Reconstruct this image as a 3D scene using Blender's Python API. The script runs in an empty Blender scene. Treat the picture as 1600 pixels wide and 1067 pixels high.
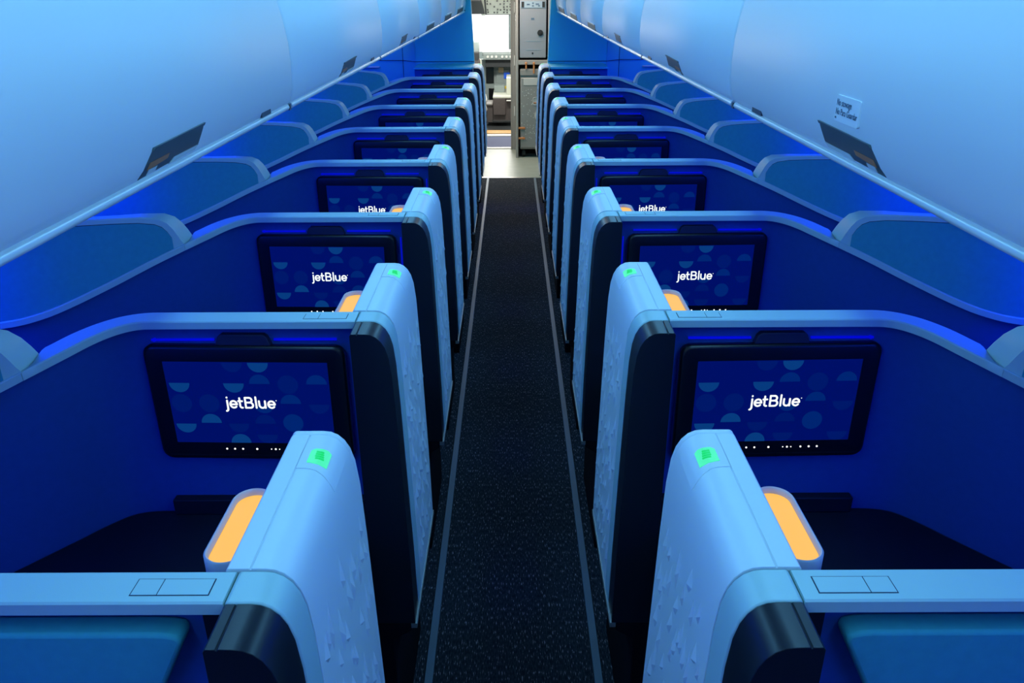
import bpy, bmesh, math, random
from mathutils import Vector, Matrix
random.seed(4)
S = bpy.context.scene
COL = S.collection
PI = math.pi

# ---------------------------------------------------------------- materials
def mat(name, base, rough=.5, metal=0., emit=None, estr=0., noise=None, bump=None, spec=.5, coat=0.):
    m = bpy.data.materials.new(name); m.use_nodes = True
    nt = m.node_tree; b = nt.nodes['Principled BSDF']
    b.inputs['Base Color'].default_value = (*base, 1)
    b.inputs['Roughness'].default_value = rough
    b.inputs['Metallic'].default_value = metal
    b.inputs['Specular IOR Level'].default_value = spec
    b.inputs['Coat Weight'].default_value = coat
    if emit:
        b.inputs['Emission Color'].default_value = (*emit, 1)
        b.inputs['Emission Strength'].default_value = estr
    if noise or bump:
        tc = nt.nodes.new('ShaderNodeTexCoord')
    if noise:                                   # (scale, amount)
        n = nt.nodes.new('ShaderNodeTexNoise'); n.inputs['Scale'].default_value = noise[0]; n.inputs['Detail'].default_value = 4
        nt.links.new(tc.outputs['Object'], n.inputs['Vector'])
        r = nt.nodes.new('ShaderNodeMix'); r.data_type = 'RGBA'
        r.inputs['A'].default_value = (*[c * (1 - noise[1]) for c in base], 1)
        r.inputs['B'].default_value = (*[min(1, c * (1 + noise[1])) for c in base], 1)
        nt.links.new(n.outputs['Fac'], r.inputs['Factor'])
        nt.links.new(r.outputs['Result'], b.inputs['Base Color'])
    if bump:                                    # (scale, strength)
        n = nt.nodes.new('ShaderNodeTexNoise'); n.inputs['Scale'].default_value = bump[0]; n.inputs['Detail'].default_value = 3
        nt.links.new(tc.outputs['Object'], n.inputs['Vector'])
        bm_ = nt.nodes.new('ShaderNodeBump'); bm_.inputs['Strength'].default_value = bump[1]; bm_.inputs['Distance'].default_value = .001
        nt.links.new(n.outputs['Fac'], bm_.inputs['Height'])
        nt.links.new(bm_.outputs['Normal'], b.inputs['Normal'])
    return m

M = {}
M['cap']    = mat('satin grey paint', (.42, .60, .60), .42, .05, bump=(900, .12))
M['panel']  = mat('white moulded plastic', (.70, .77, .80), .38, noise=(3, .03))
M['fabric'] = mat('blue grey shell fabric', (.05, .34, .40), .8, noise=(60, .10), bump=(1200, .35), spec=.25)
M['shell']  = mat('navy shell fabric', (.015, .075, .34), .8, noise=(60, .10), bump=(1200, .3), spec=.25)
M['seam']   = mat('dark seam', (.012, .03, .07), .7)
M['post']   = mat('dark graphite paint', (.007, .011, .018), .33, .1, bump=(900, .08), spec=.45)
M['black']  = mat('black gloss plastic', (.004, .005, .009), .3)
M['void']   = mat('dull black plastic', (.004, .004, .008), .9, spec=.1)
M['dark']   = mat('black leather', (.006, .008, .018), .55, noise=(25, .2), bump=(300, .3), spec=.3)
M['trim']   = mat('brushed aluminium', (.55, .53, .48), .35, .8)
M['bin']    = mat('off white bin plastic', (.72, .76, .80), .42, noise=(2, .02))
M['rail']   = mat('bin rail', (.80, .86, .84), .25, .15)
M['latch']  = mat('dark latch plastic', (.05, .075, .09), .35)
M['amber']  = mat('amber latch label', (.45, .16, .07), .5)
M['ceil']   = mat('ceiling panel', (.75, .77, .8), .6, noise=(2, .02))
M['side']   = mat('sidewall panel', (.62, .66, .74), .6, noise=(2, .03))
M['bulk']   = mat('bulkhead laminate', (.05, .50, .62), .5, noise=(4, .03))
M['lens']   = mat('amber lamp lens', (.02, .01, .005), .6, emit=(1., .53, .09), estr=1.0)
M['lamp']   = mat('lamp housing', (.55, .55, .62), .45)
M['plate']  = mat('indicator plate', (.70, .77, .80), .42)
M['green']  = mat('green indicator', (.02, .12, .08), .4, emit=(.06, .80, .35), estr=1.0)
M['greeni'] = mat('green indicator symbol', (.0, .06, .03), .4, emit=(.0, .66, .10), estr=1.0)
M['led']    = mat('blue led strip', (.0, .0, .2), .5, emit=(.0, .003, 1.), estr=.55)
M['scr']    = mat('screen background', (.0, .0, .02), .25, emit=(.0, .0045, .115), estr=1.)
M['scr_a']  = mat('screen bright circle', (.0, .0, .02), .25, emit=(.002, .042, .19), estr=1.)
M['scr_b']  = mat('screen mid circle', (.0, .0, .02), .25, emit=(.0, .018, .15), estr=1.)
M['scr_c']  = mat('screen faint circle', (.0, .0, .02), .25, emit=(.0, .009, .126), estr=1.)
M['tab']    = mat('dark navy tab', (.006, .010, .05), .7)
M['logo']   = mat('screen logo white', (.2, .2, .2), .4, emit=(.93, 1., .93), estr=1.1)
M['dot']    = mat('screen button light', (.2, .2, .2), .4, emit=(1., .97, .9), estr=1.6)
M['galley'] = mat('grey galley laminate', (.26, .245, .235), .5, noise=(5, .05))
M['galleyw']= mat('galley frame', (.31, .29, .275), .45)
M['oven']   = mat('oven door steel', (.33, .33, .36), .42, .35)
M['ovenp']  = mat('oven control panel', (.28, .36, .44), .4)
M['cart']   = mat('trolley aluminium', (.28, .265, .255), .5, .2, noise=(140, .12))
M['cartl']  = mat('trolley light plate', (.46, .45, .44), .5)
M['copper'] = mat('orange latch', (.62, .23, .08), .35, .3)
M['rubber'] = mat('black rubber', (.012, .012, .014), .6)
M['white']  = mat('white paint', (.8, .8, .78), .5)
M['cream']  = mat('cream cockpit plastic', (.62, .64, .56), .5)
M['ckpt']   = mat('cockpit grey', (.26, .31, .31), .6, noise=(12, .08))
M['ckdark'] = mat('cockpit dark', (.03, .035, .04), .6)
M['cksc']   = mat('cockpit screen', (.003, .004, .006), .2)
M['ckblue'] = mat('cockpit blue display', (.02, .08, .4), .3, emit=(.02, .1, .6), estr=.5)
M['yellow'] = mat('yellow placard', (.8, .6, .08), .5)
M['tan']    = mat('tan placard', (.6, .45, .28), .5)
M['brown']  = mat('brown seat cloth', (.10, .085, .085), .8, noise=(40, .15))
M['orange'] = mat('orange threshold', (.75, .40, .10), .5)
M['gcarpet']= mat('entry carpet', (.17, .19, .33), .9, noise=(80, .15))
M['sticker']= mat('pale sticker', (.78, .82, .86), .45)
M['ink']    = mat('dark ink', (.08, .13, .20), .6)

def carpet():
    m = mat('speckled carpet', (.012, .016, .024), .95, spec=.1)
    nt = m.node_tree; b = nt.nodes['Principled BSDF']; L = nt.links
    tc = nt.nodes.new('ShaderNodeTexCoord')
    mp = nt.nodes.new('ShaderNodeMapping'); mp.inputs['Scale'].default_value = (330, 48, 1)
    L.new(tc.outputs['Object'], mp.inputs['Vector'])
    n = nt.nodes.new('ShaderNodeTexNoise'); n.inputs['Scale'].default_value = 1; n.inputs['Detail'].default_value = 1
    L.new(mp.outputs['Vector'], n.inputs['Vector'])
    r = nt.nodes.new('ShaderNodeValToRGB'); e = r.color_ramp.elements
    e[0].position = .40; e[0].color = (.010, .014, .022, 1); e[1].position = .58; e[1].color = (.032, .036, .046, 1)
    x = e.new(.655); x.color = (.04, .045, .055, 1); x = e.new(.70); x.color = (.34, .30, .33, 1)
    L.new(n.outputs['Fac'], r.inputs['Fac']); L.new(r.outputs['Color'], b.inputs['Base Color'])
    bp = nt.nodes.new('ShaderNodeBump'); bp.inputs['Strength'].default_value = .4; bp.inputs['Distance'].default_value = .002
    L.new(n.outputs['Fac'], bp.inputs['Height']); L.new(bp.outputs['Normal'], b.inputs['Normal'])
    return m
M['carpet'] = carpet()
M['track'] = mat('seat track cover', (.13, .17, .22), .45, .2)
M['lino'] = mat('grey galley floor', (.31, .335, .29), .38, noise=(9, .16))

# ---------------------------------------------------------------- mesh builder
class MB:
    def __init__(self): self.v = []; self.f = []; self.mi = []; self.mats = []
    def m(self, mt):
        if mt not in self.mats: self.mats.append(mt)
        return self.mats.index(mt)
    def add(self, vs, fs, mt):
        o = len(self.v); self.v += [tuple(p) for p in vs]; k = self.m(mt)
        for f in fs: self.f.append(tuple(i + o for i in f)); self.mi.append(k)
    def box(self, x0, x1, y0, y1, z0, z1, mt):
        self.add([(x0,y0,z0),(x1,y0,z0),(x1,y1,z0),(x0,y1,z0),(x0,y0,z1),(x1,y0,z1),(x1,y1,z1),(x0,y1,z1)],
                 [(0,3,2,1),(4,5,6,7),(0,1,5,4),(1,2,6,5),(2,3,7,6),(3,0,4,7)], mt)
    def prism(self, poly, fn, a, b, mt):
        """closed 2-D polygon swept from a to b; fn(p, t) -> 3-D"""
        n = len(poly)
        vs = [fn(p, a) for p in poly] + [fn(p, b) for p in poly]
        fs = [tuple(range(n))[::-1], tuple(range(n, 2*n))]
        fs += [(i, (i+1) % n, n + (i+1) % n, n + i) for i in range(n)]
        self.add(vs, fs, mt)
    def loft(self, rings, mt, closed=True, caps=True):
        n = len(rings[0]); vs = [p for r in rings for p in r]; fs = []
        for j in range(len(rings)-1):
            for i in range(n if closed else n-1):
                a = j*n+i; b = j*n+(i+1) % n
                fs.append((a, b, b+n, a+n))
        if caps and closed:
            fs.append(tuple(range(n))[::-1]); fs.append(tuple(range((len(rings)-1)*n, len(rings)*n)))
        self.add(vs, fs, mt)
    def cyl(self, c, ax, r, h, mt, n=20, r2=None):
        ax = Vector(ax).normalized(); u = ax.orthogonal().normalized(); w = ax.cross(u); c = Vector(c)
        r2 = r if r2 is None else r2
        self.loft([[c + (u*math.cos(2*PI*i/n) + w*math.sin(2*PI*i/n))*rr + ax*hh for i in range(n)] for rr, hh in ((r, 0), (r2, h))], mt)
    def tube(self, pts, r, mt, n=8):
        pts = [Vector(p) for p in pts]; rings = []
        for i, p in enumerate(pts):
            t = (pts[min(i+1, len(pts)-1)] - pts[max(i-1, 0)]).normalized()
            u = t.orthogonal().normalized() if i == 0 else (u - t*u.dot(t)).normalized()
            w = t.cross(u)
            rings.append([p + (u*math.cos(2*PI*k/n) + w*math.sin(2*PI*k/n))*r for k in range(n)])
        self.loft(rings, mt)
    def mesh(self, name, smooth=None):
        me = bpy.data.meshes.new(name); me.from_pydata(self.v, [], self.f)
        for mt in self.mats: me.materials.append(M[mt])
        for p, k in zip(me.polygons, self.mi): p.material_index = k
        bm = bmesh.new(); bm.from_mesh(me); bmesh.ops.remove_doubles(bm, verts=bm.verts, dist=1e-5)
        bmesh.ops.recalc_face_normals(bm, faces=bm.faces); bm.to_mesh(me); bm.free()
        if smooth:
            for p in me.polygons: p.use_smooth = True
            me.set_sharp_from_angle(angle=math.radians(smooth))
        return me
    def obj(self, name, parent=None, smooth=None, bevel=None, seg=2):
        o = bpy.data.objects.new(name, self.mesh(name, smooth)); COL.objects.link(o)
        if parent: o.parent = parent
        if bevel:
            b = o.modifiers.new('edge', 'BEVEL'); b.width = bevel; b.segments = seg; b.limit_method = 'ANGLE'; b.angle_limit = math.radians(38)
            if not smooth:
                for p in o.data.polygons: p.use_smooth = True
                o.data.set_sharp_from_angle(angle=math.radians(50))
        return o

def tag(o, label=None, cat=None, group=None, kind=None):
    if label: o['label'] = label
    if cat: o['category'] = cat
    if group: o['group'] = group
    if kind: o['kind'] = kind
    return o
def empty(name, loc, rz=0.):
    o = bpy.data.objects.new(name, None); o.empty_display_size = .05; o.location = loc; o.rotation_euler.z = rz
    COL.objects.link(o); return o
def dup(o, parent=None):
    c = o.copy(); COL.objects.link(c)
    if parent: c.parent = parent
    for ch in list(o.children): dup(ch, c)
    return c
def rrect(x0, x1, y0, y1, r, n=5):
    pts = []
    for cx, cy, a in ((x1-r, y1-r, 0), (x0+r, y1-r, 90), (x0+r, y0+r, 180), (x1-r, y0+r, 270)):
        for i in range(n+1):
            t = math.radians(a + 90*i/n); pts.append((cx + r*math.cos(t), cy + r*math.sin(t)))
    return pts
def catmull(P, sub=6):
    P = [Vector(p) for p in P]; out = []
    for i in range(len(P)-1):
        p0 = P[max(i-1, 0)]; p1 = P[i]; p2 = P[i+1]; p3 = P[min(i+2, len(P)-1)]
        for k in range(sub):
            t = k/sub
            out.append(.5*((2*p1) + (p2-p0)*t + (2*p0-5*p1+4*p2-p3)*t*t + (3*p1-p0-3*p2+p3)*t**3))
    out.append(P[-1]); return out
def lerp_tab(tab, x):
    for (a, va), (b, vb) in zip(tab, tab[1:]):
        if x <= b: return va + (vb-va)*max(0, min(1, (x-a)/(b-a)))
    return tab[-1][1]

# ---------------------------------------------------------------- layout (metres; aisle along +Y, floor Z=0)
CZ = 1.886                       # eye height
PITCH, Y1 = .864, .731            # suite pitch, first shell
YK = lambda k: Y1 + PITCH*(k-1)
BX = .70                         # origin of a suite from the aisle's middle line
# front-top edge of the shell cap: (distance from the middle, y, z)
CAP = catmull([(.340,0,1.232),(.50,0,1.232),(.66,0,1.232),(.76,.0,1.232),(.81,-.003,1.2315),(.848,-.022,1.228),(.882,-.055,1.2215),
               (.916,-.104,1.212),(.957,-.160,1.200),(1.03,-.238,1.175),(1.12,-.335,1.140),(1.20,-.420,1.112),(1.26,-.470,1.096),
               (1.33,-.508,1.088),(1.44,-.525,1.084),(1.69,-.53,1.083)], 5)
J = min(range(len(CAP)), key=lambda i: abs(CAP[i].x - .972))
JX = CAP[J].x
BASE = catmull([(.340,.030,0),(.50,.030,0),(.66,.030,0),(.76,.030,0),(.83,.030,0),(.885,.026,0),(.925,.010,0),(.965,-.030,0),(1.01,-.088,0),(1.08,-.176,0),(1.16,-.275,0),(1.22,-.350,0),(1.28,-.415,0),(1.34,-.455,0),(1.44,-.49,0),(1.69,-.50,0)], 5)
def plan_normal(i):
    t = CAP[min(i+1, len(CAP)-1)] - CAP[max(i-1, 0)]; t.z = 0; t.normalize()
    return Vector((-t.y, t.x, 0))
NRM = [plan_normal(i) for i in range(len(CAP))]

# section of the aisle-side corner: (distance, z) from the inner top edge over the shoulder and down
def corner_profile(ztop, inner, zbot, groove=None):
    p = [(inner, zbot), (inner, ztop - .004), (inner - .003, ztop)]
    if groove: p += [(groove+.0012, ztop), (groove+.0008, ztop-.002), (groove-.0008, ztop-.002), (groove-.0012, ztop)]
    c = [(.306, 0), (.294, -.0015), (.283, -.007), (.273, -.017), (.265, -.032), (.2590, -.055), (.2545, -.10), (.2510, -.20), (.2465, -.40), (.2420, -.60), (.240, -.77)]
    for u, dz in c:
        if ztop + dz > zbot + .01: p.append((u, ztop + dz))
    p.append((.240, zbot))
    return p
def aisle_u(z, ztop=1.234):
    return lerp_tab([(-.77, .240), (-.60, .2420), (-.40, .2465), (-.20, .2510), (-.10, .2545), (-.055, .2590)], z - ztop)

def suite(s, first=False, last=False):
    """one suite's shell, s = -1 left of the aisle, +1 right; everything in coordinates of its Empty"""
    X = lambda u: s*(u - BX)
    root = empty('suite', (s*BX, 0, 0))
    n = len(CAP)
    if not last:
        # shell wall under the cap
        mb = MB(); rings = []
        for i in range(n):
            p, q = CAP[i], NRM[i]; f = p + q*.030; b = p + q*.054
            c = BASE[i]; e = c + q*.024
            rings.append([(X(c.x), c.y, .02), (X(c.x), c.y, .72), (X(f.x), f.y, p.z-.012), (X(b.x), b.y, p.z-.012), (X(e.x), e.y, .72), (X(e.x), e.y, .02)])
        mb.loft(rings, 'shell'); mb.obj('shell_wall', root, smooth=35)
        # cap
        mb = MB(); rings = []
        for i in range(n):
            p, q = CAP[i], NRM[i]
            sec = [(0, -.018), (0, -.0025), (.0025, 0), (.0535, 0), (.056, -.0025), (.056, -.018)]
            rings.append([(X((p+q*a).x), (p+q*a).y, p.z + dz) for a, dz in sec])
        rings = [[(X(min(x*s + BX, JX)), y, z) for x, y, z in r] for r in rings[:J+1]]
        mb.loft(rings[:J+1], 'cap'); mb.obj('top_cap', root, smooth=40)
        mb = MB(); k0 = J; rr = []
        for i in range(J, n):
            p, q = CAP[i], NRM[i]
            sec = [(0, -.018), (0, -.002), (.002, 0), (.050, 0), (.050, -.018)]
            rr.append([(X((p+q*a).x), (p+q*a).y, p.z + dz) for a, dz in sec])
        p0 = CAP[J]; qd = Vector((-.02, 1.05, 0)); rr[0] = [(X((p0+qd*a).x + .0009), (p0+qd*a).y - .0009, p0.z + dz) for a, dz in sec]
        mb.loft(rr, 'cap'); mb.obj('wing_ledge', root, smooth=40)
        # privacy wing standing on the outer half of the cap
        mb = MB(); JZ = CAP[J].z; TOP = [(JX, JZ+.003), (JX+.0035, JZ+.014), (JX+.009, JZ+.032), (JX+.017, JZ+.055), (JX+.027, JZ+.075), (JX+.042, JZ+.090), (1.045, 1.2985), (1.10, 1.311), (1.19, 1.330), (1.30, 1.345), (1.69, 1.362)]
        us = [JX-.0012, JX+.0035, JX+.009, JX+.017, JX+.027, JX+.042, 1.045, 1.07, 1.10, 1.14, 1.19, 1.22, 1.26, 1.30, 1.35, 1.42, 1.5, 1.69]
        def path(u):
            for i in range(J-1, n-1):
                if CAP[i+1].x >= u:
                    t = max(0, min(1, (u - CAP[i].x)/(CAP[i+1].x - CAP[i].x)))
                    return CAP[i].lerp(CAP[i+1], t), NRM[i].lerp(NRM[i+1], t).normalized()
            return CAP[-1].copy(), NRM[-1]
        face = []; rim = []
        for u in us:
            p, q = path(u); zt = lerp_tab(TOP, u); zb = p.z - .01
            w_ = min(1, (u-JX)/.13); q2 = Vector((.0, 1.45, 0)).lerp(q, w_*w_*(3-2*w_))
            at = lambda a, z: (X((p+q*a).x), (p+q*a).y, z); bt = lambda a, z: (X((p+q2*a).x), (p+q2*a).y, z)
            rim.append([at(.006, zb), at(.006, zt-.004), at(.010, zt), bt(.048, zt), bt(.052, zt-.004), bt(.052, zb)])
        mb.loft(rim, 'cap')
        wing = mb.obj('privacy_wing', root, smooth=32)
        mb = MB(); sm = MB(); inner = []; line = []
        for u in us[2:]:
            p, q = path(u); d = max(0, u - JX - .009)
            ui = u + .013*max(0, 1 - d/.12); p, q = path(ui)
            zt = lerp_tab(TOP, u) - .0165*min(1, .45 + d/.05); zb = p.z + .0005; zt = max(zt, zb + .002)
            at = lambda a, z: (X((p+q*a).x), (p+q*a).y, z)
            inner.append([at(.0045, zb), at(.0045, zt), at(.008, zt), at(.008, zb)])
            line.append([at(.0050, zt-.001), at(.0050, zt+.0018), at(.008, zt+.0018), at(.008, zt-.001)])
        mb.loft(inner, 'fabric'); sm.loft(line, 'seam')
        mb.obj('wing_fabric', wing, smooth=40); sm.obj('wing_seam', wing, smooth=40)
        # two small covers let into the cap
        mb = MB()
        mb.box(*sorted((X(.3600), X(.4545))), .0118, .0417, 1.2315, 1.2322, 'seam'); mb.obj('cover_seam', root)
        for a, b in ((.3615, .4215), (.4228, .4530)):
            mb = MB(); mb.box(*sorted((X(a), X(b))), .0132, .0403, 1.2315, 1.2328, 'cap'); mb.obj('cap_cover', root)
    yx = lambda y0: (lambda p, t: (X(p[0]), t, p[1]))
    fn = lambda p, t: (X(p[0]), t, p[1])
    # corner: light cap and dark post
    mb = MB(); mb.prism(corner_profile(1.232, .3385, .456), fn, 0, .056, 'cap'); mb.obj('corner_cap', root, smooth=30, bevel=.0025)
    prof = [(u + .0015 if u < .33 else u, z) for u, z in corner_profile(1.2312, .339, .456, .322)]
    mb = MB(); mb.prism(prof, fn, -.072, -.0012, 'post'); mb.obj('corner_post', root, smooth=30, bevel=.004)
    # white aisle panel with raised facets
    mb = MB(); mb.prism(corner_profile(1.2340, .355, .456, .324), fn, .0575, .380, 'panel')
    side = mb.obj('side_panel', root, smooth=25, bevel=.002)
    mb = MB(); rs = random.Random(11 if s < 0 else 12); kites = []
    for q in range(900):
        z = .51 + (.62)*(1 - rs.random()**.75) ; y = .068 + rs.random()*.295
        h = .034 + rs.random()*.06; w = .007 + rs.random()*.010
        if z + h*.5 > 1.15 or z - h*.5 < .49: continue
        if any(abs(z-a)*.75 < (h+c)*.5*.8 and abs(y-b) < (w+d)*.62 for a, b, c, d in kites): continue
        kites.append((z, y, h, w))
        if len(kites) >= 70: break
    for z, y, h, w in kites:
        k = rs.random(); sg = 1 if rs.random() < .5 else -1
        pt = lambda yy, zz, out: (X(aisle_u(zz) - out), yy, zz)
        zt, zb = z + h*.5, z - h*.5
        if k < .7:
            vs = [pt(y, zt, -.0004), pt(y - sg*w*.75, z + (rs.random()-.5)*h*.3, -.0004), pt(y + sg*w*.12, zb, -.0004), pt(y + sg*w*.45, z - h*.05, -.0004), pt(y + sg*w*.22, z - h*.14, .0050)]
        else:
            vs = [pt(y, zt, -.0004), pt(y - w, zb + h*.3, -.0004), pt(y, zb, -.0004), pt(y + w, zb + h*.35, -.0004), pt(y, zb + h*.22, .0048)]
        mb.add(vs, [(0,1,4),(1,2,4),(2,3,4),(3,0,4)], 'panel')
    tag(mb.obj('facet_relief', side), kind='stuff')
    mb = MB(); mb.prism(corner_profile(1.2336, .3545, .456), fn, .3812, .396, 'panel'); mb.obj('panel_end', root, smooth=30, bevel=.004, seg=3)
    mb = MB(); mb.prism([(.252, .442), (.252, .4558), (.2375, .4558), (.2375, .442)], fn, -.072, .398, 'trim'); mb.obj('bottom_trim', root)
    mb = MB(); mb.prism([(.346, 0), (.346, .4555), (.253, .4555), (.253, .43), (.298, .40), (.298, 0)], fn, -.071, .392, 'void'); mb.obj('base', root, bevel=.004)
    # green indicator on its plate, hugging the shoulder
    prof = [(.3230, 1.234), (.306, 1.234), (.294, 1.2325), (.283, 1.227), (.273, 1.217), (.265, 1.202)]
    def onsh(a):                       # a 0..1 over the shoulder, with normal
        L = [0]
        for p, q in zip(prof, prof[1:]): L.append(L[-1] + math.dist(p, q))
        d = a*L[-1]
        for i in range(len(prof)-1):
            if d <= L[i+1] + 1e-9:
                t = (d-L[i])/(L[i+1]-L[i]); u = prof[i][0] + (prof[i+1][0]-prof[i][0])*t; z = prof[i][1] + (prof[i+1][1]-prof[i][1])*t
                du, dz = prof[i+1][0]-prof[i][0], prof[i+1][1]-prof[i][1]; l = math.hypot(du, dz)
                return u, z, dz/l, -du/l
    def shoulder_patch(a0, a1, y0f, y1f, off, mt, name, parent, na=12):
        mb = MB(); top = []; rings = []
        for i in range(na+1):
            a = a0 + (a1-a0)*i/na; u, z, nu, nz = onsh(a); t = i/na
            ys = (y0f(t), y1f(t))
            rings.append([(X(u+nu*off), ys[0], z+nz*off), (X(u+nu*off), ys[1], z+nz*off), (X(u-nu*.001), ys[1], z-nz*.001), (X(u-nu*.001), ys[0], z-nz*.001)])
        mb.loft(rings, mt); return mb.obj(name, parent, smooth=40)
    pl = shoulder_patch(0, .98, lambda t: .284 - .016*math.sin(t*PI/2)**3 - .002, lambda t: .366 - .016*max(0, abs(t-.5)-.36)/.14, .0011, 'plate', 'indicator_plate', root)
    shoulder_patch(.17, .60, lambda t: .297 - .006*t, lambda t: .336 - .006*max(0, abs(t-.5)-.3)/.2, .0019, 'green', 'indicator_light', pl)
    for r in range(4):
        y = .307 + .0058*r
        shoulder_patch(.29 + (.02 if r == 0 else 0), .49 - .015*r, lambda t: y - .001*t, lambda t: y + .0042 - .001*t, .0024, 'greeni', 'indicator_symbol', pl, 6)
    # lamp on the inner side of the panel
    LX0, LX1, LY0, LY1 = .3557, .4165, .112, .288
    st = rrect(LX0, LX1, LY0, LY1, .0302, 10)
    lp = MB(); lp.prism(st, lambda p, t: (X(p[0]), p[1], t), 1.085, 1.1755, 'lamp')
    ino = rrect(LX0+.005, LX1-.005, LY0+.005, LY1-.005, .0252, 10)
    ri = [[(X(a), b, z) for a, b in r] for r, z in ((st, 1.175), (st, 1.1945), ([((a+c)/2, (b+d)/2) for (a, b), (c, d) in zip(st, ino)], 1.197), (ino, 1.1945), (ino, 1.183))]
    lp.loft(ri, 'lamp', caps=False); lamp = lp.obj('lamp', root, smooth=45)
    mb = MB(); mb.prism(rrect(LX0+.0053, LX1-.0053, LY0+.0053, LY1-.0053, .0249, 10), lambda p, t: (X(p[0]), p[1], t), 1.182, 1.1862, 'lens'); lens = mb.obj('lamp_lens', lamp, smooth=40)
    lens['label'] = 'glowing amber lens'
    # black console and seat behind the shell (towards the camera)
    if not first:
        fr = [BASE[i] - NRM[i]*.001 for i in range(0, n-6)] if not last else [Vector((u, .03, 0)) for u in (.34, .5, .7, .84)]
        poly = [(p.x, p.y) for p in fr] + [(p.x, p.y - .40) for p in fr][::-1]
        mb = MB(); mb.prism(poly, lambda p, t: (X(p[0]), p[1], t), .50, .726, 'dark'); mb.obj('console', root, bevel=.012, seg=3)
        mb = MB(); mb.box(*sorted((X(.342), X(.815))), .004, .029, .7265, .768, 'dark'); mb.obj('console_ledge', root, bevel=.003)
        if not last:
            front = [(p.x, p.y - .30) for p in fr if p.x > .44]
            back = [(BASE[i].x, BASE[i].y - PITCH + .055) for i in range(n-6) if BASE[i].x > .44]
            mb = MB(); mb.prism(front + back[::-1], lambda p, t: (X(p[0]), p[1], t), .16, .45, 'dark'); mb.obj('seat', root, bevel=.02, seg=3)
    else:
        # quilted back panel of the rearmost suite, with slanted aisle edge
        R = []
        pts = [(.414, 1.186), (.399, 1.182), (.3965, 1.172), (.402, 1.160), (.446, 1.07), (.50, .90), (.60, .70), (.66, .60), (.80, .56), (.86, .60), (.92, 1.15), (.89, 1.18), (.86, 1.187), (.43, 1.187)]
        mb = MB(); mb.prism(pts, lambda p, t: (X(p[0]), t, p[1]), -.004, .0305, 'fabric'); mb.obj('back_panel', root, bevel=.006, seg=3)
        mb = MB(); mb.prism([(.3395, .484), (.3395, 1.2135), (.372, 1.2135), (.372, .484)], fn, .012, .0305, 'post'); mb.obj('back_strip', root)
    return root

# ---------------------------------------------------------------- seat-back monitor
SW, SH = .369, .207
def letter_strokes():
    def arc(cx, cy, rx, ry, a0, a1, n=14):
        return [(cx + rx*math.cos(math.radians(a0+(a1-a0)*i/n)), cy + ry*math.sin(math.radians(a0+(a1-a0)*i/n))) for i in range(n+1)]
    e = lambda cx: [(cx-.19, .265), (cx+.19, .265)] + arc(cx, .265, .19, .215, 0, 318)[1:]
    L = []
    L.append([(.10, .50), (.10, -.03)] + arc(-.02, -.03, .12, .14, 0, -80)[1:])
    L.append([(.10, .69), (.10, .70)])
    L.append(e(.45))
    L.append([(.82, .66), (.82, .17)] + arc(.93, .17, .11, .12, 180, 280)[1:]); L.append([(.74, .47), (.96, .47)])
    L.append([(1.40, .385), (1.14, .385), (1.14, .05), (1.40, .05)] + arc(1.40, .2175, .16, .1675, -90, 90)[1:])
    L.append([(1.14, .385), (1.14, .69), (1.37, .69)] + arc(1.37, .5375, .145, .1525, 90, -90)[1:])
    L.append([(1.75, .73), (1.75, .05)])
    L.append([(1.93, .48), (1.93, .23)] + arc(2.10, .23, .17, .18, 180, 360)[1:] + [(2.27, .48)]); L.append([(2.27, .48), (2.27, .05)])
    L.append(e(2.63))
    return L
def stroke_poly(mb, pts, w, fn, mt):
    n = 10
    for a, b in zip(pts, pts[1:]):
        d = math.atan2(b[1]-a[1], b[0]-a[0])
        poly = [(b[0] + w*math.cos(d - PI/2 + PI*i/n), b[1] + w*math.sin(d - PI/2 + PI*i/n)) for i in range(n+1)]
        poly += [(a[0] + w*math.cos(d + PI/2 + PI*i/n), a[1] + w*math.sin(d + PI/2 + PI*i/n)) for i in range(n+1)]
        mb.add([fn(p) for p in poly], [tuple(range(len(poly)))], mt)
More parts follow.
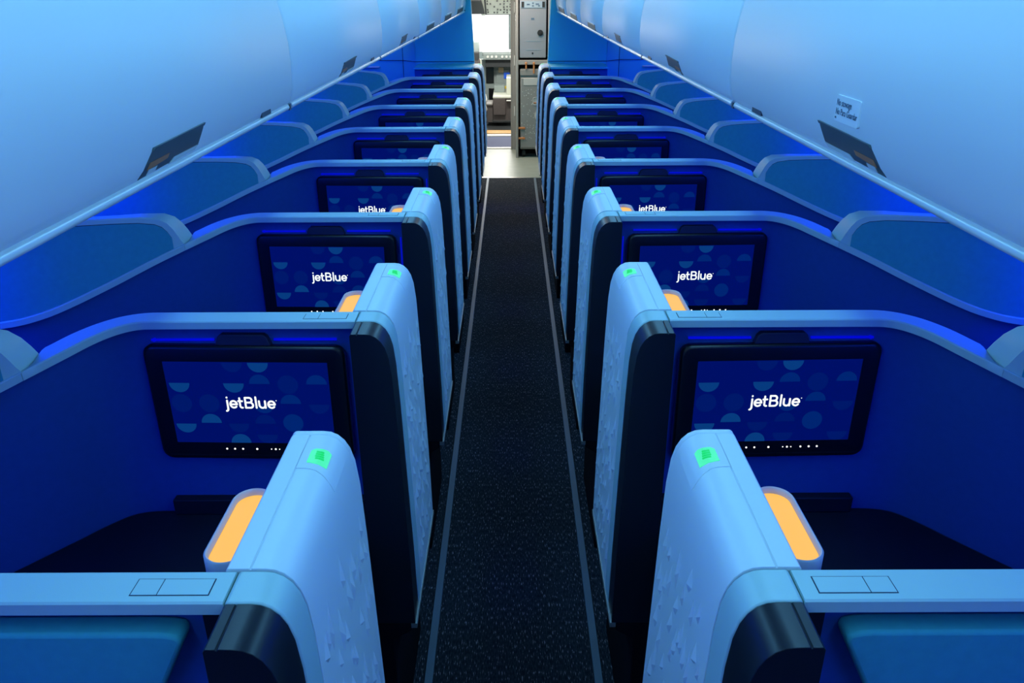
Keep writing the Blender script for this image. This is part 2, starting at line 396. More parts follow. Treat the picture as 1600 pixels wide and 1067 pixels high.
def monitor(detail=True):
    """centre of the screen at the origin, facing -Y"""
    r = empty('monitor', (0, 0, 0))
    mb = MB(); x0, x1, z0, z1 = -.2255, .2255, -.149, .141
    fr = lambda g, y: [(a, y, b) for a, b in rrect(x0+g, x1-g, z0+g, z1-g, .024, 6)]
    hole = [(a, b) for a, b in rrect(-SW/2, SW/2, -SH/2, SH/2, .001, 6)]
    mb.loft([fr(.004, .0215), fr(0, .016), fr(0, .006), fr(.003, .0015), fr(.008, 0), [(a, 0, b) for a, b in hole], [(a, .0012, b) for a, b in hole]], 'black', caps=True)
    mb.obj('bezel', r, smooth=40)
    mb = MB(); mb.add([(-SW/2, .0010, -SH/2), (SW/2, .0010, -SH/2), (SW/2, .0010, SH/2), (-SW/2, .0010, SH/2)], [(0, 1, 2, 3)], 'scr')
    scr = mb.obj('screen', r)
    # circles: (x, y in picture units of the screen crop, kind, material)
    items = [(815,245,'d','a'),(650,245,'d','c'),(826,372,'u','b'),(1005,375,'f','c'),(1187,372,'u','b'),(315,370,'d','a'),(660,370,'d','a'),
             (330,495,'f','c'),(505,495,'f','c'),(850,497,'d','b'),(1022,493,'u','b'),(1200,497,'d','c'),(518,618,'u','a'),(860,620,'u','c'),
             (1035,615,'f','b'),(355,625,'d','a'),(690,622,'d','c'),(705,745,'u','a'),(870,692,'d','c'),(1215,690,'d','c')]
    mb = MB()
    for x, y, k, c in items:
        t = (y-240)/505; lx = 210 + 87*t; w = 1045 - 42*t
        px = ((x-lx)/w - .5)*SW; pz = (.5 - t)*SH; R = .0232
        a0, a1 = {'u': (0, 180), 'd': (180, 360), 'f': (0, 360)}[k]
        N = 24; pts = [(px + R*math.cos(math.radians(a0+(a1-a0)*i/N)), pz + R*math.sin(math.radians(a0+(a1-a0)*i/N))) for i in range(N + (0 if k == 'f' else 1))]
        pts = [(max(-SW/2, min(SW/2, a)), max(-SH/2, min(SH/2, b))) for a, b in pts]
        mb.add([(a, .0006, b) for a, b in pts], [tuple(range(len(pts)))], 'scr_' + c)
    mb.obj('circle_pattern', scr)
    mb = MB(); sc = .108/2.72
    for i, st in enumerate(letter_strokes()): stroke_poly(mb, st, .055, lambda p: ((p[0]-1.42)*sc, .0001, (p[1]-.33)*sc), 'logo')
    stroke_poly(mb, [(2.92, .52), (2.925, .52)], .03, lambda p: ((p[0]-1.42)*sc, .0001, (p[1]-.33)*sc), 'logo')
    mb.obj('logo', scr)
    mb = MB(); mb.box(-.207, .207, -.0012, .003, -.1372, -.1355, 'post'); mb.obj('bottom_lip', r)
    for a, q in ((-.0705, .0022), (-.052, .0022), (-.033, .0022), (.0, .0024), (.0335, .0014), (.0435, .0022), (.0525, .0014), (.075, .0022), (.0945, .0024), (.1135, .0022)):
        mb = MB(); mb.cyl((a, -.0006, -.1195), (0, 1, 0), q, .003, 'dot', 10); mb.obj('button_light', r)
    # soft housing tab above and the blue light lines behind the frame
    pr = [(-.062, .1405), (-.055, .160), (-.047, .166), (.047, .166), (.055, .160), (.062, .1405)]
    mb = MB(); mb.prism(pr, lambda p, t: (p[0], t, p[1]), .006, .0225, 'tab'); mb.obj('top_tab', r, bevel=.002)
    return r
def led(mb_x0, mb_x1): pass

# ---------------------------------------------------------------- the setting
def struct(mb, name, smooth=None, bevel=None):
    o = mb.obj(name, None, smooth, bevel); o['kind'] = 'structure'; return o
mb = MB(); mb.box(-1.8, 1.8, -2.2, 8.68, -.05, 0, 'carpet'); struct(mb, 'floor')
mb = MB(); mb.box(-1.8, 1.8, 8.70, 10.43, -.05, .002, 'lino'); struct(mb, 'floor_galley')
mb = MB(); mb.box(-.9, .9, 10.44, 11.33, -.05, .002, 'gcarpet'); struct(mb, 'floor_entry')
mb = MB(); mb.box(-1.3, 1.3, 11.33, 14.6, -.05, .0, 'ckdark'); struct(mb, 'floor_cockpit')
mb = MB(); mb.box(-.9, .9, 11.34, 11.50, .0, .012, 'white'); struct(mb, 'trim_1', bevel=.003)
mb = MB(); mb.box(-.9, .9, 11.52, 11.78, .0, .02, 'orange'); struct(mb, 'trim_2', bevel=.003)
mb = MB(); mb.box(-.40, .40, 8.665, 8.715, .0, .006, 'trim'); struct(mb, 'trim_3', bevel=.002)
mb = MB(); mb.box(-.62, .06, 10.40, 10.47, .0, .012, 'trim'); struct(mb, 'trim_4', bevel=.003)
for i, x in enumerate((-.2535, .2535)):
    mb = MB(); mb.box(x-.0125, x+.0125, -2.1, 8.66, -.001, .007, 'track'); struct(mb, 'trim_%d' % (5+i), bevel=.002)
for s, nm in ((-1, 'left'), (1, 'right')):
    mb = MB(); prof = [(1.70, 0), (1.745, .35), (1.765, .8), (1.75, 1.1), (1.70, 1.4), (1.60, 1.66), (1.5, 1.80)]
    y = -2.2
    while y < 8.3:
        y2 = min(y + .56, 8.35)
        mb.loft([[(s*u, yy, z) for u, z in prof] + [(s*(u+.03), yy, z) for u, z in prof[::-1]] for yy in (y+.002, y2-.002)], 'side')
        y = y2
    mb.box(*sorted((s*1.79, s*1.83)), -2.2, 8.7, 0, 1.9, 'side')
    struct(mb, 'wall_' + nm, smooth=40)
    # underside of the bins
    mb = MB(); rings = []
    for y, sh, up in ((-2.2, 0, 0), (6.5, 0, 0), (8.04, .275, .145)):
        rings.append([(s*(u - sh*k), y, z + up*k) for u, z, k in ((.76, 1.552, 1), (1.62, 1.60, 0), (1.62, 1.64, 0), (.76, 1.60, 1))])
    mb.loft(rings, 'side'); struct(mb, 'ceiling_soffit_' + nm)
    # front bulkhead: flat inner panel, angled panel, recessed outer panel, low shelf before it
    mb = MB(); Yb = 8.05
    lean = [(.350, 0), (.350, 1.20), (.360, 1.5), (.376, 1.85), (.385, 2.25), (.909, 2.25), (.909, 0)]
    mb.prism(lean, lambda p, t: (s*p[0], t, p[1]), Yb, 8.15, 'bulk'); mb.box(*sorted((s*.42, s*.905)), 8.15, 8.66, 0, 2.25, 'bulk'); struct(mb, 'wall_front_' + nm)
    mb = MB(); mb.prism([(.911, Yb), (1.05, 8.22), (1.79, 8.22), (1.79, 8.32), (.911, 8.32)], lambda p, t: (s*p[0], p[1], t), 0, 2.25, 'bulk'); struct(mb, 'wall_outer_' + nm)
    mb = MB(); mb.prism([(.352, Yb-.003), (.911, Yb-.003), (1.052, 8.216), (1.7, 8.216), (1.7, 8.222), (1.045, 8.222), (.909, Yb+.002), (.352, Yb+.002)], lambda p, t: (s*p[0], p[1], t), 1.247, 1.253, 'seam'); struct(mb, 'trim_%d' % (7 + (s > 0)))
    mb = MB(); mb.prism([(1.047, 8.218), (1.053, 8.215), (1.053, 8.222), (1.047, 8.222)], lambda p, t: (s*p[0], p[1], t), .6, 2.0, 'seam'); struct(mb, 'trim_%d' % (9 + (s > 0)))
    mb = MB(); mb.box(*sorted((s*.358, s*.88)), 7.672, 8.046, 0, 1.2135, 'shell'); mb.box(*sorted((s*.357, s*.885)), 7.645, 8.046, 1.214, 1.232, 'bulk'); struct(mb, 'wall_shelf_' + nm, bevel=.003)
    mb = MB(); mb.box(*sorted((s*1.28, s*1.46)), 8.18, 8.218, 1.185, 1.196, 'cap'); t = mb.obj('wall_ledge', None, bevel=.002)
    tag(t, 'thin pale ledge on the far blue wall %s of the aisle' % nm, 'ledge')
mb = MB()
cp = [(-.86, 2.11), (-.70, 2.17), (-.35, 2.21), (0, 2.22), (.35, 2.21), (.70, 2.17), (.86, 2.11), (.86, 2.20), (0, 2.30), (-.86, 2.20)]
mb.prism(cp, lambda p, t: (p[0], t, p[1]), -2.2, 8.6, 'ceil'); struct(mb, 'ceiling', smooth=40)
mb = MB(); mb.box(-1.8, 1.8, 8.6, 10.5, 2.2, 2.3, 'white'); struct(mb, 'ceiling_galley')
mb = MB(); mb.box(-1.8, 1.8, -2.25, -2.2, 0, 2.3, 'side'); struct(mb, 'wall_back')
mb = MB(); mb.box(-1.82, -1.78, 8.0, 10.5, 0, 2.3, 'white'); struct(mb, 'wall_entry_left')
mb = MB(); mb.box(1.78, 1.82, 8.0, 10.5, 0, 2.3, 'white'); struct(mb, 'wall_entry_right')
# cockpit partition with doorway
mb = MB(); mb.box(-1.8, -.62, 10.43, 10.50, 0, 2.3, 'white'); mb.box(.055, 1.8, 10.43, 10.50, 0, 2.3, 'galley'); mb.box(-.62, .055, 10.43, 10.50, 2.02, 2.3, 'white'); struct(mb, 'wall_cockpit')
mb = MB(); mb.box(.0, .054, 10.36, 10.52, 0, 2.2, 'galley'); mb.box(-.004, .006, 10.355, 10.40, 0, 2.2, 'galleyw')
for z in (.42, 1.02, 1.62): mb.box(.040, .048, 10.340, 10.36, z, z+.12, 'white')
struct(mb, 'door_frame_1', bevel=.003)

# ---------------------------------------------------------------- suites
ordinal = ['', 'first', 'second', 'third', 'fourth', 'fifth', 'sixth', 'seventh', 'eighth', 'ninth']
for s, nm in ((-1, 'left'), (1, 'right')):
    a = suite(s, first=True); a.location.y = YK(1)
    tag(a, 'nearest blue suite shell %s of the aisle, plain back panel and no screen' % nm, 'airline suite', 'suites along the aisle')
    b = suite(s)
    for k in range(2, 9):
        o = b if k == 2 else dup(b)
        o.location.y = YK(k)
        tag(o, '%s blue suite shell from the camera %s of the aisle, with white door panel' % (ordinal[k], nm), 'airline suite', 'suites along the aisle')
    c = suite(s, last=True); c.location.y = YK(9)
    tag(c, 'farthest white door panel and dark post %s of the aisle, against the front bulkhead' % nm, 'airline suite', 'suites along the aisle')
# monitors
mon = monitor(); first = True
for s, nm in ((-1, 'left'), (1, 'right')):
    for k in range(2, 10):
        o = mon if first else dup(mon); first = False
        o.location = (s*.594, YK(k) + .0065, 1.0285); o.rotation_euler.z = s*math.radians(1.6)
        if k == 9: o.location.y = 7.6475
        where = '%s suite shell from the camera' % ordinal[k] if k < 9 else 'far front bulkhead'
        tag(o, 'black screen on the %s, %s of the aisle' % (where, nm), 'screen', 'seat-back screens')
        # blue light line along the shell above and beside the screen
        if k < 9:
            lt = empty('light_strip', (s*.594, YK(k) + .0288, 1.0285)); tag(lt, 'blue light line behind the %s suite screen from the camera, %s of the aisle' % (ordinal[k-1], nm), 'light', 'blue light lines behind screens')
            if k == 2:
                mb = MB(); mb.box(-.205, -.066, -.004, .001, .147, .1515, 'led'); mb.box(.066, .205, -.004, .001, .147, .1515, 'led'); t1 = mb.obj('top_strip', lt)
                mb = MB(); mb.box(-s*.2365-.0016, -s*.2365+.0016, -.004, .001, -.14, .128, 'led'); t2 = mb.obj('side_strip', lt)
                mb = MB(); mb.cyl((s*.198, -.005, .1495), (0, 1, 0), .004, .006, 'led', 10); t3 = mb.obj('bright_end', lt)
                keep = (t1, t2, t3)
            else:
                for q in keep:
                    c = q.copy(); COL.objects.link(c); c.parent = lt

# ---------------------------------------------------------------- overhead bins
BIN = [(.722, 1.550), (.706, 1.556), (.698, 1.572), (.692, 1.60), (.687, 1.64), (.6855, 1.68), (.6875, 1.74), (.696, 1.80), (.708, 1.855), (.725, 1.91), (.752, 1.975), (.79, 2.035), (.845, 2.10)]
def bin_u(z): return lerp_tab([(zz, uu) for uu, zz in BIN], z)
SEAM, BL = 2.64, 1.93
def overhead_bin(s, yl, latch=True):
    """local origin at the rear lower edge; length yl"""
    r = empty('overhead_bin', (s*.70, 0, 1.55)); X = lambda u: s*(u-.70); Z = lambda z: z-1.55
    mb = MB(); g = .005
    rings = []
    for y, ins in ((g, .012), (g+.004, .003), (g+.010, 0), (yl-g-.010, 0), (yl-g-.004, .003), (yl-g, .012)):
        rings.append([(X(u+ins), y, Z(z)) for u, z in BIN] + [(X(1.0), y, Z(2.1)), (X(1.0), y, Z(1.56))])
    mb.loft(rings, 'bin'); mb.obj('bin_door', r, smooth=50)
    mb = MB(); pr = [(.700, 1.545), (.7035, 1.554), (.712, 1.558), (.735, 1.553), (.752, 1.545), (.752, 1.535), (.715, 1.534), (.704, 1.538)]
    mb.prism(pr, lambda p, t: (X(p[0]), t, Z(p[1])), .006, yl-.03, 'rail'); mb.obj('lower_rail', r, smooth=60)
    mb = MB(); mb.box(*sorted((X(.7005), X(.74))), yl-.028, yl-.008, Z(1.536), Z(1.553), 'latch'); mb.obj('rail_joint', r)
    mb = MB(); mb.box(*sorted((X(.6995), X(.72))), yl-.33, yl-.24, Z(1.556), Z(1.572), 'latch'); mb.obj('vent', r)
    if latch:
        y0, y1 = yl/2 - .175, yl/2 + .165
        def patch(q, off, mt, name, par, ny=8):
            m2 = MB(); (ya, za), (yb, zb), (yc, zc), (yd, zd) = q    # bottom near, bottom far, top far, top near
            rings = []
            for i in range(ny+1):
                t = i/ny; bot = (ya+(yb-ya)*t, za+(zb-za)*t); top = (yd+(yc-yd)*t, zd+(zc-zd)*t); ring = []
                for j in range(6):
                    w = j/5; z = bot[1]+(top[1]-bot[1])*w; ring.append((X(bin_u(z)-off), bot[0]+(top[0]-bot[0])*w, Z(z)))
                rings.append(ring + [(x + s*(off+.004), y, z) for x, y, z in ring[::-1]])
            m2.loft(rings, mt); return m2.obj(name, par, smooth=50)
        h = patch([(y0, 1.558), (y1-.04, 1.566), (y1, 1.612), (y0+.06, 1.606)], .0012, 'latch', 'latch_recess', r)
        h['label'] = 'dark latch recess'
        patch([(y0+.055, 1.603), (y1-.008, 1.609), (y1, 1.614), (y0+.06, 1.608)], .005, 'latch', 'latch_lip', h)
        patch([(y0+.03, 1.570), (y0+.13, 1.575), (y0+.14, 1.584), (y0+.045, 1.582)], .0022, 'amber', 'latch_label', h)
        patch([(y0+.035, 1.560), (y0+.075, 1.560), (y0+.08, 1.570), (y0+.04, 1.570)], .0024, 'rail', 'latch_tab', h)
        patch([(y0+.145, 1.560), (y1-.05, 1.563), (y1-.035, 1.572), (y0+.165, 1.571)], .0024, 'rail', 'latch_sill', h)
    return r
bord = {0: 'nearest', 1: 'second', 2: 'third', 3: 'fourth', 4: 'farthest'}
for s, nm in ((-1, 'left'), (1, 'right')):
    b0 = overhead_bin(s, BL)
    for i in range(4):
        o = b0 if i == 0 else dup(b0)
        o.location.y = SEAM - BL*1 + BL*i
        if i == 3: break
        tag(o, 'pale curved overhead bin, %s %s' % ('nearest whole one' if i == 0 else bord[i] + ' from the camera', 'over the left seats' if s < 0 else 'over the right seats'), 'overhead bin', 'overhead bins')
    for ch in list(o.children):
        for g2 in list(ch.children): bpy.data.objects.remove(g2)
        bpy.data.objects.remove(ch)
    bpy.data.objects.remove(o)
    # the last bins narrow towards the bulkhead
    ya, yb = 6.50, 8.045
    def tf(u, z, y): k = (y-ya)/(yb-ya); return (s*(u - .275*k - .70), y - ya, z + .145*k - 1.55)
    for (q0, q1), wd in zip(((0, .42), (.42, .74), (.74, 1)), ('rear', 'middle', 'foremost')):
        r = empty('overhead_bin', (s*.70, ya, 1.55)); y0 = ya + (yb-ya)*q0; y1 = ya + (yb-ya)*q1
        mb = MB(); rings = []
        for y, ins in ((y0+.004, .006), (y0+.010, 0), (y1-.010, 0), (y1-.004, .006)): rings.append([tf(u+ins, z, y) for u, z in BIN] + [tf(1.0, 2.1, y), tf(1.0, 1.56, y)])
        mb.loft(rings, 'bin'); mb.obj('bin_door', r, smooth=50)
        mb = MB(); mb.loft([[tf(u, z, y) for u, z in ((.700, 1.545), (.7035, 1.554), (.712, 1.558), (.735, 1.553), (.752, 1.545), (.752, 1.535), (.715, 1.534), (.704, 1.538))] for y in (y0+.006, y1-.012)], 'rail'); mb.obj('lower_rail', r, smooth=60)
        mb = MB(); ym = (y0+y1)/2; mb.loft([[tf(u, z, y) for u, z in ((.697, 1.562), (.690, 1.605), (.72, 1.605), (.72, 1.562))] for y in (ym-.12, ym+.10)], 'latch'); h = mb.obj('latch_recess', r); h['label'] = 'dark latch recess'
        mb = MB(); mb.loft([[tf(u, z, y) for u, z in ((.690, 1.598), (.687, 1.608), (.70, 1.608), (.70, 1.598))] for y in (ym-.10, ym+.10)], 'rail'); mb.obj('latch_lip', h)
        tag(r, 'short narrow overhead bin over the %s seats by the front bulkhead, %s of three' % (nm, wd), 'overhead bin', 'overhead bins')
    p = dup(b0); p.location.y = SEAM - 2*BL
    tag(p, 'overhead bin almost above the camera, over the %s seats' % nm, 'overhead bin', 'overhead bins')
# sticker on the nearest right bin
st = empty('sticker', (.6865, 1.68, 1.655)); tag(st, 'small pale No stowage sticker on the nearest right overhead bin', 'sticker')
mb = MB(); mb.prism(rrect(-.062, .062, -.026, .026, .004), lambda p, t: (t, -p[0], p[1]), -.0035, .001, 'sticker'); mb.obj('backing', st)
def text(body, size, x, z, name, parent, loc_x=-.0042):
    c = bpy.data.curves.new(name, 'FONT'); c.body = body; c.size = size; c.extrude = .0002; c.offset = 0; c.materials.append(M['ink'])
    tmp = bpy.data.objects.new(name, c); me = bpy.data.meshes.new_from_object(tmp); bpy.data.objects.remove(tmp)
    o = bpy.data.objects.new(name, me); COL.objects.link(o); o.parent = parent
    o.rotation_euler = (PI/2, 0, -PI/2); o.location = (loc_x, -x, z); o.scale = (.86, 1, 1); return o
text('No stowage', .0185, -.056, .006, 'sticker_text', st); text('No Para Guardar', .0185, -.056, -.012, 'sticker_text', st); text('DR0000-00' if False else 'P/N', .006, -.056, -.021, 'sticker_text', st)

# small button on the left bulkhead
mb = MB(); mb.cyl((-.43, 8.0495, 1.70), (0, -1, 0), .018, .006, 'bulk', 20); mb.cyl((-.43, 8.0445, 1.70), (0, -1, 0), .007, .004, 'latch', 14)
tag(mb.obj('wall_button', None, smooth=40), 'small round fitting high on the left blue bulkhead', 'fitting')

# ---------------------------------------------------------------- galley
GY = 9.80
g = empty('galley_unit', (.6, GY, 0)); tag(g, 'grey galley cabinet with steel oven doors right of the cockpit doorway', 'galley')
def gb(name, x0, x1, y0, y1, z0, z1, m, bevel=.004, par=None):
    mb = MB(); mb.box(x0-.6, x1-.6, y0-GY, y1-GY, z0, z1, m); return mb.obj(name, par or g, bevel=bevel)
gb('side_wall', .055, .085, GY, 10.42, 0, 2.18, 'galleyw')
gb('back_wall', .085, 1.5, 10.38, 10.42, 0, 2.18, 'galley')
gb('counter', .085, 1.5, GY, 10.38, 1.075, 1.125, 'galleyw')
gb('divider', .085, 1.5, GY+.015, 10.38, 1.80, 1.83, 'galleyw')
gb('plinth', .085, 1.5, GY+.12, 10.38, 0, .03, 'rubber')
gb('top_shelf_front', .085, 1.5, GY-.005, GY+.02, 1.80, 1.822, 'galleyw')
u1 = gb('upper_cupboard', .10, .45, GY+.02, 10.36, 1.835, 2.17, 'galley'); gb('upper_cupboard', .46, 1.4, GY+.02, 10.36, 1.835, 2.17, 'galley')
for x in (.175, .26):
    mb = MB(); mb.box(x-.6-.01, x-.6+.01, -.012, .02, 1.815, 1.86, 'copper'); mb.obj('turn_latch', u1, bevel=.003)
ovens = []
for x0, x1 in ((.100, .405), (.425, .73)):
    ov = gb('oven_door', x0, x1, GY+.01, 10.34, 1.15, 1.775, 'oven', .006); ovens.append(ov)
    mb = MB(); mb.box(x0-.6+.012, x1-.6-.012, .002, .012, 1.685, 1.755, 'ovenp'); cpn = mb.obj('control_panel', ov)
    mb = MB(); w = x1-x0
    for a, b2, z, h in ((.02, .05, 1.69, .06), (.255, .285, 1.69, .06)): mb.box(x0-.6+a, x0-.6+b2, -.001, .004, z, z+h, 'rubber')
    for a, z in ((.08, 1.715), (.095, 1.715), (.14, 1.728), (.14, 1.700), (.18, 1.718), (.20, 1.718), (.21, 1.700)): mb.box(x0-.6+a, x0-.6+a+.018, -.001, .004, z, z+.013, 'ink')
    mb.obj('control_buttons', cpn)
    mb = MB(); mb.cyl((x0-.6+.235, .012, 1.42), (0, -1, 0), .033, .018, 'rubber', 20); mb.cyl((x0-.6+.235, -.006, 1.42), (0, -1, 0), .016, .014, 'rubber', 14); mb.obj('oven_knob', ov, smooth=40)
    for nme, bx in (('door_badge', (.13, .165, 1.56, 1.58, 'ink')), ('door_rib', (.07, .24, 1.33, 1.334, 'ovenp')), ('door_rib', (.07, .24, 1.235, 1.239, 'ovenp'))):
        mb = MB(); mb.box(x0-.6+bx[0], x0-.6+bx[1], .006, .012, bx[2], bx[3], bx[4]); mb.obj(nme, ov)
    mb = MB(); mb.cyl((x0-.6+.15, .012, 1.20), (0, -1, 0), .010, .006, 'rubber', 12); mb.obj('door_stud', ov)
# trolley
t = empty('galley_trolley', (.265, GY+.42, 0)); tag(t, 'grey perforated metal service trolley under the galley counter', 'trolley')
def tb(name, x0, x1, y0, y1, z0, z1, m, bevel=.004, par=None):
    mb = MB(); mb.box(x0-.265, x1-.265, y0-GY-.42, y1-GY-.42, z0, z1, m); return mb.obj(name, par or t, bevel=bevel)
tb('body', .105, .425, GY+.03, 10.33, .10, 1.03, 'cart', .012)
d = tb('trolley_door', .112, .418, GY+.005, GY+.03, .12, .93, 'cart', .008)
tb('top_plate', .105, .425, GY+.012, GY+.03, .955, 1.02, 'galley')
tb('label_plate', .145, .40, GY+.000, GY+.006, .845, .925, 'cartl', .002, d)
# handle slot and round vent
pr = rrect(-.055, .055, -.045, .045, .02)
mb = MB(); ring = [[(a*k+.045, yy-.42, b*k+.665) for a, b in pr] for k, yy in ((1, .006), (1, -.003), (.86, -.003), (.82, .004))]; mb.loft(ring, 'cartl'); hd = mb.obj('handle', d, smooth=40)
mb = MB(); mb.box(.0, .09, -.42-.002, -.42+.004, .64, .652, 'copper'); mb.obj('handle_bar', d)
mb = MB(); N = 28; ring = [[(.06+math.cos(2*PI*i/N)*rr+.03, yy-.42, .50+math.sin(2*PI*i/N)*rr) for i in range(N)] for rr, yy in ((.078, .006), (.078, -.004), (.060, -.004), (.058, .003))]; mb.loft(ring, 'cartl'); mb.box(.06, .12, -.425, -.418, .49, .51, 'rubber'); mb.obj('vent_dial', d, smooth=40)
for z in (.225, .345): tb('side_latch', .088, .165, GY-.012, GY+.004, z, z+.022, 'copper', .003)
for x in (.15, .38):
    for y in (GY+.09, GY+.60):
        mb = MB(); mb.cyl((x-.265-.018, y-GY-.42, .05), (1, 0, 0), .048, .036, 'rubber', 20); mb.cyl((x-.265-.02, y-GY-.42, .05), (1, 0, 0), .018, .04, 'galleyw', 14); mb.obj('wheel', t, smooth=40)
# perforation dots on the trolley door
mb = MB(); rs = random.Random(2)
for q in range(60):
    x = .12 + rs.random()*.16; z = .2 + rs.random()*.6; mb.cyl((x-.265+.0, -.42+.0055, z), (0, -1, 0), .0035, .002, 'white', 8)
tag(mb.obj('rivets', d), kind='stuff')
# red turn latches hanging from the counter
for i, x in enumerate((.175, .265)):
    mb = MB(); mb.box(x-.009, x+.009, GY-.014, GY-.001, 1.03 - .05*i, 1.105, 'copper'); mb.cyl((x, GY-.001, 1.09), (0, -1, 0), .014, .018, 'copper', 12)
    tag(mb.obj('hanging_latch', None, bevel=.002), '%s orange turn latch under the galley counter' % ('shorter left' if i == 0 else 'longer right'), 'latch')

# ---------------------------------------------------------------- cockpit
ck = MB()   # shell of the cockpit: side walls, nose, roof
ck.box(-1.35, -1.30, 10.5, 14.6, 0, 2.2, 'ckpt'); ck.box(1.30, 1.35, 10.5, 14.6, 0, 2.2, 'ckpt')
ck.box(-1.35, 1.35, 10.5, 12.4, 2.05, 2.15, 'cream'); ck.box(-1.35, 1.35, 14.2, 14.25, 0, .92, 'ckpt')
ck.prism([(12.3, 2.05), (13.55, 1.52), (13.58, 1.56), (12.3, 2.15)], lambda p, t: (t, p[0], p[1]), -1.35, 1.35, 'ckpt'); struct(ck, 'wall_nose')
for i, x in enumerate((-1.25, 1.25)): pass
o = MB(); o.prism([(13.56, 1.54), (14.2, .92), (14.22, .94), (13.58, 1.56)], lambda p, t: (t, p[0], p[1]), -.035, -.005, 'ckpt')
struct(o, 'window_frame_1')
# overhead panel
a = empty('switch_console', (-.02, 12.9, 1.8)); tag(a, 'cream overhead switch panel above the cockpit windscreen', 'switch panel')
def sl(yy): return 2.06 - (yy-12.3)*.424
def slab(name, x0, x1, y0, y1, th, m, par, off=0.):
    mb = MB(); mb.add([(x+.02, y-12.9, sl(y)-1.8-off-dz) for dz in (0, th) for x, y in ((x0, y0), (x1, y0), (x1, y1), (x0, y1))], [(0,1,2,3),(4,7,6,5),(0,4,5,1),(1,5,6,2),(2,6,7,3),(3,7,4,0)], m); return mb.obj(name, par)
slab('base', -.40, .40, 12.32, 13.53, .03, 'ckdark', a)
slab('switch_field', -.375, .35, 12.86, 13.48, .012, 'cream', a, .03); slab('switch_field', -.375, .35, 12.35, 12.82, .012, 'ckpt', a, .03)
slab('edge_rail', -.46, -.40, 12.32, 13.50, .05, 'cream', a)
rs = random.Random(5); mb = MB(); mw = MB()
for j in range(11):
    for i in range(15):
        if rs.random() < .62:
            x = -.36 + i*.05 + rs.random()*.01; y = 12.38 + j*.10 + rs.random()*.02; z = sl(y) - .043
            (mb if rs.random() < .75 else mw).box(x-.35*.03+.02, x+.3*.04+.02, y-12.9, y-12.9+.045, z-1.8-.02, z-1.8+.006, 'ckdark' if True else '')
mb.obj('switches', a)['kind'] = 'stuff'
o = MB(); o.prism([(-.68, 12.9), (-.44, 12.9), (-.40, 13.35), (-.66, 13.35)], lambda p, t: (p[0], p[1], sl(p[1]) - .06 - t), 0, .03, 'ckdark'); tag(o.obj('sun_visor', None, bevel=.004), 'dark sun visor beside the overhead switch panel', 'visor')
o = MB(); o.box(-.75, -.42, 12.3, 12.8, 1.86, 1.89, 'tan'); tag(o.obj('ceiling_placard', None), 'tan lining panel at the cockpit ceiling', 'panel')
# glareshield and instrument panel
a = empty('instrument_console', (-.05, 13.45, 0)); tag(a, 'grey cockpit instrument panel with dark displays under the windscreen', 'instrument panel')
def ab(name, x0, x1, y0, y1, z0, z1, m, par=None, bevel=.004):
    mb = MB(); mb.box(x0+.05, x1+.05, y0-13.45, y1-13.45, z0, z1, m); return mb.obj(name, par or a, bevel=bevel)
ab('glareshield', -.45, .9, 13.18, 13.75, .93, .985, 'ckpt', bevel=.01); ab('control_unit', -.43, .6, 13.12, 13.20, .875, .965, 'ckpt')
ab('shield_front', -.40, .8, 13.20, 13.30, .76, .875, 'ckdark')
pn = ab('panel_face', -1.2, 1.2, 13.42, 13.5, .05, .86, 'ckpt')
for x0, x1, z0, z1 in ((-.40, -.275, .50, .74), (.09, .25, .50, .74), (-.36, -.26, .25, .42)): ab('display', x0, x1, 13.40, 13.42, z0, z1, 'cksc')
ab('center_display', -.235, -.02, 13.39, 13.42, .28, .70, 'ckpt'); ab('blue_display', -.115, -.02, 13.375, 13.395, .57, .66, 'ckblue'); ab('tan_placard', -.20, -.12, 13.375, 13.395, .66, .74, 'tan'); ab('yellow_placard', -.11, -.04, 13.375, 13.395, .40, .455, 'yellow'); ab('grey_screen', -.19, -.07, 13.37, 13.392, .22, .33, 'ckdark')
ab('trim_strip', .02, .05, 13.38, 13.42, .50, .76, 'cream')
for i in range(6):
    mb = MB(); mb.cyl((-.36 + .065*i + (.03 if i > 2 else 0) + .05, 13.12-13.45, .92), (0, -1, 0), .018, .025, 'white', 12); mb.obj('selector_knob', a, smooth=40)
# centre pedestal
a = empty('centre_pedestal', (-.13, 12.6, 0)); tag(a, 'cockpit centre pedestal with pale top and dark base between the seats', 'pedestal')
def cb(name, x0, x1, y0, y1, z0, z1, m, bevel=.005):
    mb = MB(); mb.box(x0+.13, x1+.13, y0-12.6, y1-12.6, z0, z1, m); return mb.obj(name, a, bevel=bevel)
cb('body', -.27, .0, 12.3, 13.3, .05, .40, 'brown'); cb('top', -.27, .0, 12.28, 13.3, .40, .425, 'cream'); cb('quadrant', -.26, -.10, 12.8, 13.2, .425, .52, 'ckpt'); cb('side_block', -.07, .06, 12.55, 13.1, .425, .66, 'cream'); cb('front_face', -.265, -.085, 12.27, 12.30, .16, .40, 'brown'); cb('arm_block', -.37, -.275, 12.3, 12.7, .05, .30, 'brown'); cb('arm_pad', -.37, -.275, 12.28, 12.7, .30, .325, 'galleyw'); cb('arm_pad', -.07, .0, 12.25, 12.3, .36, .375, 'white'); cb('base_strip', -.28, .02, 12.26, 12.3, .05, .08, 'ckdark')
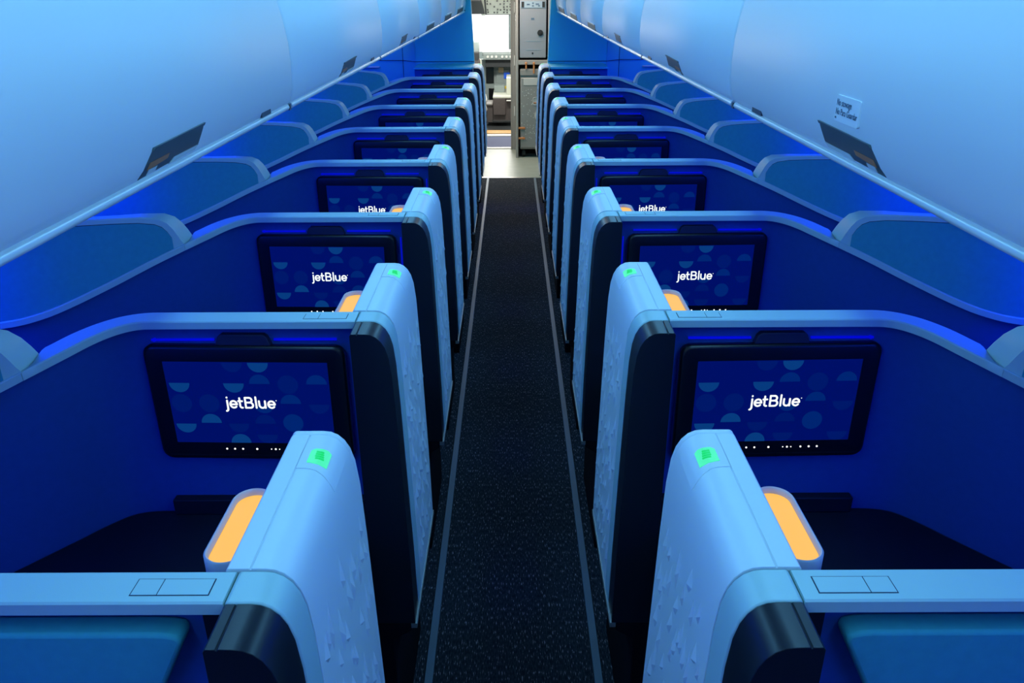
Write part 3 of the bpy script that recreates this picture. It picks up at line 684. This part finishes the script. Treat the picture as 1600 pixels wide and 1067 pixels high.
# pilot seat
a = empty('pilot_seat', (-.50, 12.2, 0)); tag(a, 'grey pilot seat with headrest and sheepskin edge left in the cockpit doorway', 'pilot seat')
def pb(name, x0, x1, y0, y1, z0, z1, m, bevel=.02):
    mb = MB(); mb.box(x0+.5, x1+.5, y0-12.2, y1-12.2, z0, z1, m); return mb.obj(name, a, bevel=bevel, seg=3)
pb('headrest', -.60, -.455, 12.18, 12.27, 1.03, 1.20, 'ckpt'); pb('headrest_back', -.60, -.455, 12.14, 12.18, .92, 1.06, 'ckdark'); pb('backrest', -.78, -.44, 12.14, 12.28, .36, .96, 'brown'); pb('cushion', -.80, -.42, 12.28, 12.75, .28, .40, 'brown'); pb('pedestal', -.70, -.52, 12.3, 12.6, .0, .28, 'ckdark')
mb = MB(); mb.tube([(.065, -.06, .95), (.078, -.05, .7), (.095, -.03, .50), (.12, .02, .40)], .012, 'cream', 8); mb.obj('harness_strap', a, smooth=60)
mb = MB(); mb.tube([(.11, .02, .46), (.13, .0, .40), (.10, -.02, .34), (.13, -.03, .26), (.11, 0, .22)], .022, 'white', 8); mb.obj('buckle_straps', a, smooth=60)

# ---------------------------------------------------------------- lights
def area(name, loc, rot, sx, sy, color, power, spread=180):
    l = bpy.data.lights.new(name, 'AREA'); l.shape = 'RECTANGLE'; l.size = sx; l.size_y = sy; l.color = color; l.energy = power
    l.spread = math.radians(spread)
    o = bpy.data.objects.new(name, l); COL.objects.link(o); o.location = loc; o.rotation_euler = rot; return o
for s in (-1, 1):
    # cove light between bin and ceiling, whole cabin length
    area('cove_light', (s*.60, 3.4, 2.15), (0, math.radians(32)*s, 0), .16, 8.4, (.17, .54, .90), 33, 170)
    # sidewall wash under the bins
    area('sidewall_light', (s*1.45, 3.0, 1.57), (0, math.radians(-12)*s, 0), .10, 9.4, (.0, .04, 1.), 95)
area('galley_light', (-.15, 9.15, 2.17), (0, 0, 0), .9, .9, (1., .88, .74), 28)
area('entry_fill_light', (-1.6, 9.6, 1.3), (0, math.radians(-90), 0), 1.4, .8, (1., .93, .82), 15)  # warm fill added to brighten the entry; no open door is built here
area('cockpit_fill_light', (-.2, 11.6, 2.0), (math.radians(55), 0, 0), .8, .4, (1., .97, .88), 60)  # unseen fill added to brighten the instrument panel, not a modelled fixture
area('windscreen_daylight', (0, 14.6, 1.75), (math.radians(-62), 0, 0), 2.2, 1.0, (1., .98, .94), 150)

w = bpy.data.worlds.new('sky'); S.world = w; w.use_nodes = True
bg = w.node_tree.nodes['Background']; bg.inputs['Color'].default_value = (1, .99, .97, 1); bg.inputs['Strength'].default_value = 2.2

# ---------------------------------------------------------------- camera
cam = bpy.data.cameras.new('camera'); co = bpy.data.objects.new('camera', cam); COL.objects.link(co)
cam.sensor_width = 36; cam.lens = 28.125; cam.clip_start = .02
th = math.atan(551.5/1250)
co.matrix_world = Matrix.Translation((-.001, 0, CZ)) @ Matrix.Rotation(PI/2 - th, 4, 'X') @ Matrix.Rotation(-.0038, 4, 'Z')
S.camera = co
S.view_settings.view_transform = 'Standard'; S.view_settings.look = 'None'; S.view_settings.gamma = 1; S.view_settings.use_curve_mapping = False
S.view_settings.exposure = 0.0
